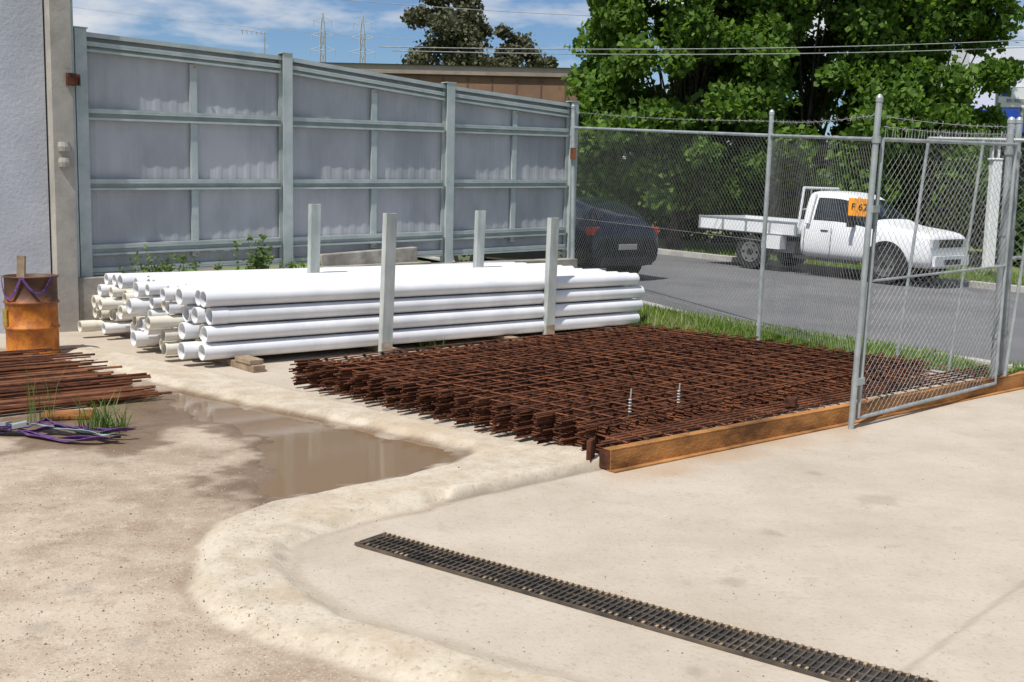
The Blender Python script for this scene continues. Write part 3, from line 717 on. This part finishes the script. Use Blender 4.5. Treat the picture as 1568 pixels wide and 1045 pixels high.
def tree(name,x,y,R,z0,z1,nb,nl,size,mat,trunk=.22,br=(.55,1.1),squash=.8,shell=.3,seedv=0,pw=2.0,inner=.35,lobe=.18,limbf=.45,cone=0):
    random.seed(seedv); z=float(plane(x,y)); e=empty(name,(x,y,z)); base_=Vector((0,0,0))
    cz=(z0+z1)/2; hz=(z1-z0)/2
    cent=[];rad=[]
    while len(cent)<nb:
        zn=random.uniform(-1,1); rh=R*(1-abs(zn)**pw)**.5; a=random.uniform(0,2*math.pi); rr=random.uniform(inner,1)**.5
        rh*=(1+lobe*math.sin(3*a+zn*4+seedv))*(1-cone*zn)
        c=Vector((math.cos(a)*rh*rr,math.sin(a)*rh*rr,cz+hz*zn)); 
        w=random.uniform(*br); cent.append(c[:]); rad.append((w,w,w*squash))
    mb=MB(); f=Vector((random.uniform(-.2,.2),0,max(z0,1.0)+.4)); limb(mb,base_,f,trunk,trunk*.75,4,.05)
    for i in range(0,nb,max(1,nb//22)):
        c=Vector(cent[i])*.8+Vector((0,0,cz))*.2; m_=f.lerp(c,.45)+Vector((0,0,.3)); 
        pts=limb(mb,f,m_,trunk*limbf,trunk*limbf*.5,3,.1); limb(mb,pts[-1],c,trunk*limbf*.5,.015,3,.1)
    mb.obj('trunk_and_limbs',[m_bark],True,e)
    leaves(cent,rad,nl,size,mat,'foliage',e,shell)
    return e
tree('elm_tree',4.0,28.0,2.45,1.0,9.3,240,115000,.165,m_leaf,.2,(.35,.75),seedv=1,pw=6,limbf=.22,cone=.14,lobe=.14)
tree('elm_tree',7.2,28.6,2.9,0.7,10.3,330,165000,.165,m_leaf,.25,(.35,.8),seedv=2,pw=8,limbf=.2,cone=.12,lobe=.12)
tree('elm_tree',10.0,28.2,1.75,0.9,9.5,140,70000,.165,m_leaf,.2,(.35,.7),seedv=3,pw=8,limbf=.2,cone=.08,lobe=.14)
tree('eucalyptus_tree',V(688,60,95).x,95,4.4,8.3,17.0,60,20000,.36,m_euc,.5,(.8,1.6),.7,.25,5)
tree('eucalyptus_tree',V(800,60,98).x,98,2.4,8.0,14.2,22,7000,.36,m_euc,.35,(.8,1.3),.7,.25,6)
cent=[];rad=[]
for i in range(110):
    t=random.uniform(-6,11); p=(5.5+t*.80+random.uniform(-.4,.4),32.0-t*.45+random.uniform(-.5,.5)); z=float(plane(*p)); w=random.uniform(.5,.9)
    cent.append((p[0],p[1],z+random.uniform(.2,2.0)));rad.append((w,w,w*.9))
leaves(cent,rad,42000,.15,m_hedge,'hedge',None,.3)
def blades(name,pts,hmin,hmax,mat,wd_=.012,lean=.35):
    n=len(pts); p=np.array(pts); a=rng.random(n)*2*math.pi; h=hmin+(hmax-hmin)*rng.random(n)**1.5
    d=np.stack([np.cos(a),np.sin(a),np.zeros(n)],-1); pr=np.stack([-np.sin(a),np.cos(a),np.zeros(n)],-1)*wd_*.5
    ln=(rng.random(n)*lean)[:,None]*h[:,None]; up=np.array((0,0,1.0))
    m1=p+d*ln*.35+up*h[:,None]*.6; tp=p+d*ln+up*h[:,None]
    vs=np.stack([p-pr,p+pr,m1+pr*.8,tp+pr*.1,tp-pr*.1,m1-pr*.8],1).reshape(-1,3); b0=np.arange(n)*6
    q=np.concatenate([np.stack([b0,b0+1,b0+2,b0+5],-1),np.stack([b0+5,b0+2,b0+3,b0+4],-1)])
    return npmesh(name,vs,q,mat)
pts=[]
while len(pts)<30000:
    al_=random.uniform(-7.5,2.9); s_=random.uniform(-1.35,-.02); x=RP[0]+RA[0]*al_+RN[0]*s_; y=RP[1]+RA[1]*al_+RN[1]*s_
    if vnoise(np.array(x),np.array(y),1.6,21)<.25: continue
    if y>17.4: continue
    pts.append((x,y,float(H(x,y))))
blades('grass_verge',pts,.04,.12,m_grass,.012)
pts=[]
while len(pts)<20000:
    al_=random.uniform(-10,10); s_=random.uniform(9.35,13.5); x=RP[0]+RA[0]*al_+RN[0]*s_; y=RP[1]+RA[1]*al_+RN[1]*s_
    pts.append((x,y,float(H(x,y))))
blades('grass_verge',pts,.06,.16,m_grass,.02)
def tuft(c,n,r): return [(c.x+random.gauss(0,r),c.y+random.gauss(0,r),c.z) for _ in range(n)]
blades('grass_tuft',tuft(G(158,660),150,.07),.06,.26,m_weed,.009,1.1)
blades('grass_tuft',tuft(G(62,650),26,.05),.10,.50,m_weed,.005,.4)
blades('grass_tuft',tuft(G(655,532),60,.07),.06,.22,m_weed,.008,.7)
blades('dry_grass',tuft(G(1035,512),160,.2),.12,.36,M('dry_grass_straw',(.25,.22,.10),(.4,.36,.2),9,.8),.006,.6)
def weedplant(name,base_,n,h,leaf,sp):
    mb=MB(); c=[];r=[]
    for i in range(n):
        b0=base_+wd*random.gauss(0,sp)+wn*random.uniform(-.03,.05); hh=h*random.uniform(.4,1)
        t=b0+Vector((random.uniform(-.12,.12),random.uniform(-.1,.1),hh)); mb.rod(b0,t,.004,4,0,.002)
        for k in range(5): 
            q_=b0.lerp(t,.25+.75*k/4); c.append(q_[:]); r.append((.05,.05,.05))
    e=mb.obj(name,[m_weed]); leaves(c,r,len(c)*leaf,.05,m_weed,'leaves',e,.0)
weedplant('weed',WP(.27,.56,.40),12,.50,7,.09)
weedplant('weed',WP(.14,.55,.40),22,.30,3,.45)
weedplant('weed',WP(.09,.55,.40),7,.42,2,.06)
weedplant('weed',WP(.35,.56,.40),8,.22,4,.15)
# ------------------------------------------------------------ background buildings
m_brick,nt,b=newmat('brick_wall'); br=nt.nodes.new('ShaderNodeTexBrick'); br.inputs['Scale'].default_value=1; br.inputs['Brick Width'].default_value=.24; br.inputs['Row Height'].default_value=.086; br.inputs['Mortar Size'].default_value=.006
br.inputs['Color1'].default_value=(.36,.18,.09,1);br.inputs['Color2'].default_value=(.28,.13,.07,1);br.inputs['Mortar'].default_value=(.35,.3,.25,1)
t=nt.nodes.new('ShaderNodeTexCoord');mp=nt.nodes.new('ShaderNodeMapping');mp.inputs['Rotation'].default_value=(math.pi/2,0,0);nt.links.new(t.outputs['Object'],mp.inputs[0]);nt.links.new(mp.outputs[0],br.inputs['Vector']);nt.links.new(br.outputs['Color'],b.inputs['Base Color']);b.inputs['Roughness'].default_value=.9
e=empty('brick_factory',(0,44,0)); mb=MB()
zt=V(700,112,44).z
mb.box((-2.5,48,zt/2),(13.0,8,zt),(1,0,0),0)
mb.box((-2.5,43.97,zt-1.15),(13.05,.06,2.0),(1,0,0),1)
mb.box((-2.5,43.90,zt-.02),(13.2,.22,.14),(1,0,0),2)
for x in (-5,-2.2,.6,3.0):
    mb.box((x,43.97,1.9),(1.5,.06,1.1),(1,0,0),3); mb.box((x,43.93,1.9),(.05,.03,1.1),(1,0,0),2); mb.box((x,43.92,1.32),(1.7,.12,.08),(1,0,0),2)
for k in range(14): mb.box((-8.6+k*.95,43.93,zt-1.15),(.05,.03,2.0),(1,0,0),4)
put(mb,'walls_and_windows',[m_brick,M('brown_cladding',(.15,.085,.05),(.22,.125,.07),.8,.7),M('brown_fascia',(.22,.17,.13),(.3,.24,.19),2,.7),m_glass,M('brown_batten',(.11,.065,.04))],e)
e=empty('warehouse',(-10,60,0)); mb=MB(); zt=V(560,98,60).z
mb.box((-8,66,zt/2),(24,12,zt),(1,0,0),0)
mb.add([(-20.2,59.8,zt),(4.2,59.8,zt),(4.2,66,zt+.45),(-20.2,66,zt+.45),(4.2,72,zt),(-20.2,72,zt)],[(0,1,2,3),(3,2,4,5)],1)
for k in range(8): mb.box((-19+k*3,59.9,2.5),(1.6,.1,1.2),(1,0,0),2)
put(mb,'walls_and_roof',[M('render_wall',(.35,.32,.28),(.42,.4,.36),1,.8),M('grey_roof',(.17,.16,.15),(.24,.23,.21),1,.8),m_glass],e)
e=empty('white_commercial_building',(22,40,0)); mb=MB(); zt=V(1500,70,40).z
xl=V(1484,100,40).x
mb.box((xl+8,45,zt/2+1.95),(16,10,zt-3.9),(1,0,0),0)
mb.box((xl+8,45.4,2.0),(15.4,9,4.1),(1,0,0),1)  # dark wall colour paints the shade of the opening under the awning
bz=V(1500,188,38.6).z
mb.box((xl+7.6,38.8,bz),(17.6,2.4,.72),(1,0,0),2)
for k in range(6): mb.box((xl+.3+k*2.9,38.0,bz/2-.2),(.25,.25,bz-.3),(1,0,0),3)
for k in range(5): mb.box((xl+1.9+k*2.9,40.85,1.5),(1.8,.08,2.6),(1,0,0),4)
# wall-mounted air conditioner on the facade
ac=V(1548,150,39.8); mb.box(ac,(.95,.4,.7),(1,0,0),5); mb.rod(ac+Vector((0,-.19,0)),ac+Vector((0,-.22,0)),.27,20,4)
put(mb,'walls_and_awning',[M('white_render',(.66,.67,.68),(.74,.74,.74),1,.8),M('painted_shade_wall',(.06,.065,.075),(.1,.1,.11),1,.9),m_bluep,m_white,m_glass,m_galv],e)
sp=V(1549,150,30); e=empty('pole_sign',(sp.x,30,0)); mb=MB()
mb.box(sp,(.80,.14,.50),(1,.1,0),0); mb.box(sp+Vector((.08,-.085,-.08)),(.45,.02,.08),(1,.1,0),2); mb.box(sp+Vector((-.18,-.095,.1)),(.25,.02,.16),(1,.1,0),3)
mb.rod((sp.x-.3,30,-.4),(sp.x-.3,30,sp.z-.25),.05,10,1); mb.rod((sp.x+.3,30,-.4),(sp.x+.3,30,sp.z-.25),.05,10,1)
put(mb,'sign_panel',[m_white,m_galv,m_galvwire,m_bluep],e)
a=V(1518,362,24); b_=V(1524,246,24)
mb=MB(); mb.box((a+b_)/2-Vector((0,0,.35)),(.22,.16,(b_-a).length+.7),(1,.2,0)); mb.box((b_.x,b_.y,b_.z+.02),(.27,.2,.05),(1,.2,0)); mb.obj('white_bollard_pillar',[m_white],bevel=.02)
m_pyl=M('pylon_steel',(.42,.44,.46),None,1,.6)
def pylon(px,pt,Yd,wpx):
    t=V(px,pt,Yd); w=wpx/FOC*Yd; hh=t.z; x=t.x; mb=MB(); zz=[0,.35,.55,.70,.80,.90,1.0]; ww=[1.5,.95,.62,.42,.36,.30,.06]
    lv=[[Vector((x+sx*w*k/2,Yd+sy*w*k/2,hh*z)) for sx,sy in((-1,-1),(1,-1),(1,1),(-1,1))] for z,k in zip(zz,ww)]
    th=.11
    for i in range(len(lv)-1):
        for j in range(4):
            a,b_,c,d=lv[i][j],lv[i][(j+1)%4],lv[i+1][(j+1)%4],lv[i+1][j]
            mb.rod(a,d,th,4,0); mb.rod(a,c,th*.6,4,0); mb.rod(b_,d,th*.6,4,0); mb.rod(d,c,th*.6,4,0)
    for z,k in ((.80,1.0),(.88,.85),(.96,.7)):
        c=Vector((x,Yd,hh*z))
        for s_ in(-1,1):
            tip=c+Vector((s_*w*k,0,0)); mb.rod(c+Vector((s_*.3,0,.9)),tip,th*.7,4,0); mb.rod(c+Vector((s_*.3,0,-.6)),tip,th*.7,4,0)
            mb.rod(tip,tip-Vector((0,0,1.6)),.09,4,0)
    mb.obj('electricity_pylon',[m_pyl])
pylon(494,20,300,19); pylon(555,24,290,19)
mb=MB(); a=V(405,50,60); mb.rod((a.x,60,5),a,.03,6); 
for k in range(5): mb.rod(a+Vector((-1.2+k*.25,0,.12-k*.02)),a+Vector((-1.15+k*.25,0,-.12)),.02,4)
mb.rod(a+Vector((-1.25,0,.12)),a+Vector((.1,0,-.05)),.02,4); mb.obj('tv_antenna',[m_galv])
mb=MB()
def wire(a,b_,sag,r):
    n=24; pts=[a.lerp(b_,i/n)-Vector((0,0,sag*4*(i/n)*(1-i/n))) for i in range(n+1)]; mb.path(pts,r,4)
wire(V(580,72,20),V(1750,52,24),.15,.008); wire(V(600,78,20.3),V(1750,64,24),.15,.008)
wire(V(480,-4,60),V(1300,30,70),.4,.016); wire(V(100,10,300),V(1100,72,300),3,.05)
mb.obj('power_lines',[m_galvwire])
# ------------------------------------------------------------ world + sun
Lh=Vector((.553,.83,0)).normalized(); EL=math.radians(60); SA=math.atan2(-Lh.x,-Lh.y)%(2*math.pi)
w=bpy.data.worlds.new('World'); scene.world=w; w.use_nodes=True; nt=w.node_tree; bg=nt.nodes['Background']
sk=nt.nodes.new('ShaderNodeTexSky'); sk.sky_type='NISHITA'; sk.sun_disc=False; sk.sun_elevation=EL; sk.sun_rotation=SA; sk.air_density=1.0; sk.dust_density=.3; sk.ozone_density=2.0
tc=nt.nodes.new('ShaderNodeTexCoord'); mp=nt.nodes.new('ShaderNodeMapping'); mp.inputs['Scale'].default_value=(1,1,3.6); mp.inputs['Location'].default_value=(.15,0,.3)
nt.links.new(tc.outputs['Generated'],mp.inputs[0])
f=noise(nt,5.5,7,.55,mp.outputs[0]); cl=ramp(nt,f,[(.45,0),(.60,.95)])
skc=mix(nt,1.0,sk.outputs[0],(.76,.92,1.12),'MULTIPLY')
nt.links.new(mix(nt,cl,skc,(8.6,8.8,9.2)),bg.inputs['Color']); bg.inputs['Strength'].default_value=.085
sd=bpy.data.lights.new('sun','SUN'); sd.energy=4.95; sd.angle=math.radians(.5); sd.color=(1,.965,.91)
so=bpy.data.objects.new('sun',sd); scene.collection.objects.link(so)
L=Vector((Lh.x*math.cos(EL),Lh.y*math.cos(EL),-math.sin(EL))); so.rotation_euler=L.to_track_quat('-Z','Y').to_euler(); so.location=(-20,-20,30)
# ------------------------------------------------------------ camera
cam=bpy.data.cameras.new('camera'); co=bpy.data.objects.new('camera',cam); scene.collection.objects.link(co); scene.camera=co
cam.sensor_width=36; cam.lens=36*FOC/1568; cam.clip_end=5000; cam.clip_start=.05
co.matrix_world=Matrix.Translation((0,0,HCAM))@Matrix.Rotation(math.pi/2-PITCH,4,'X')@Matrix.Rotation(ROLL,4,'Z')
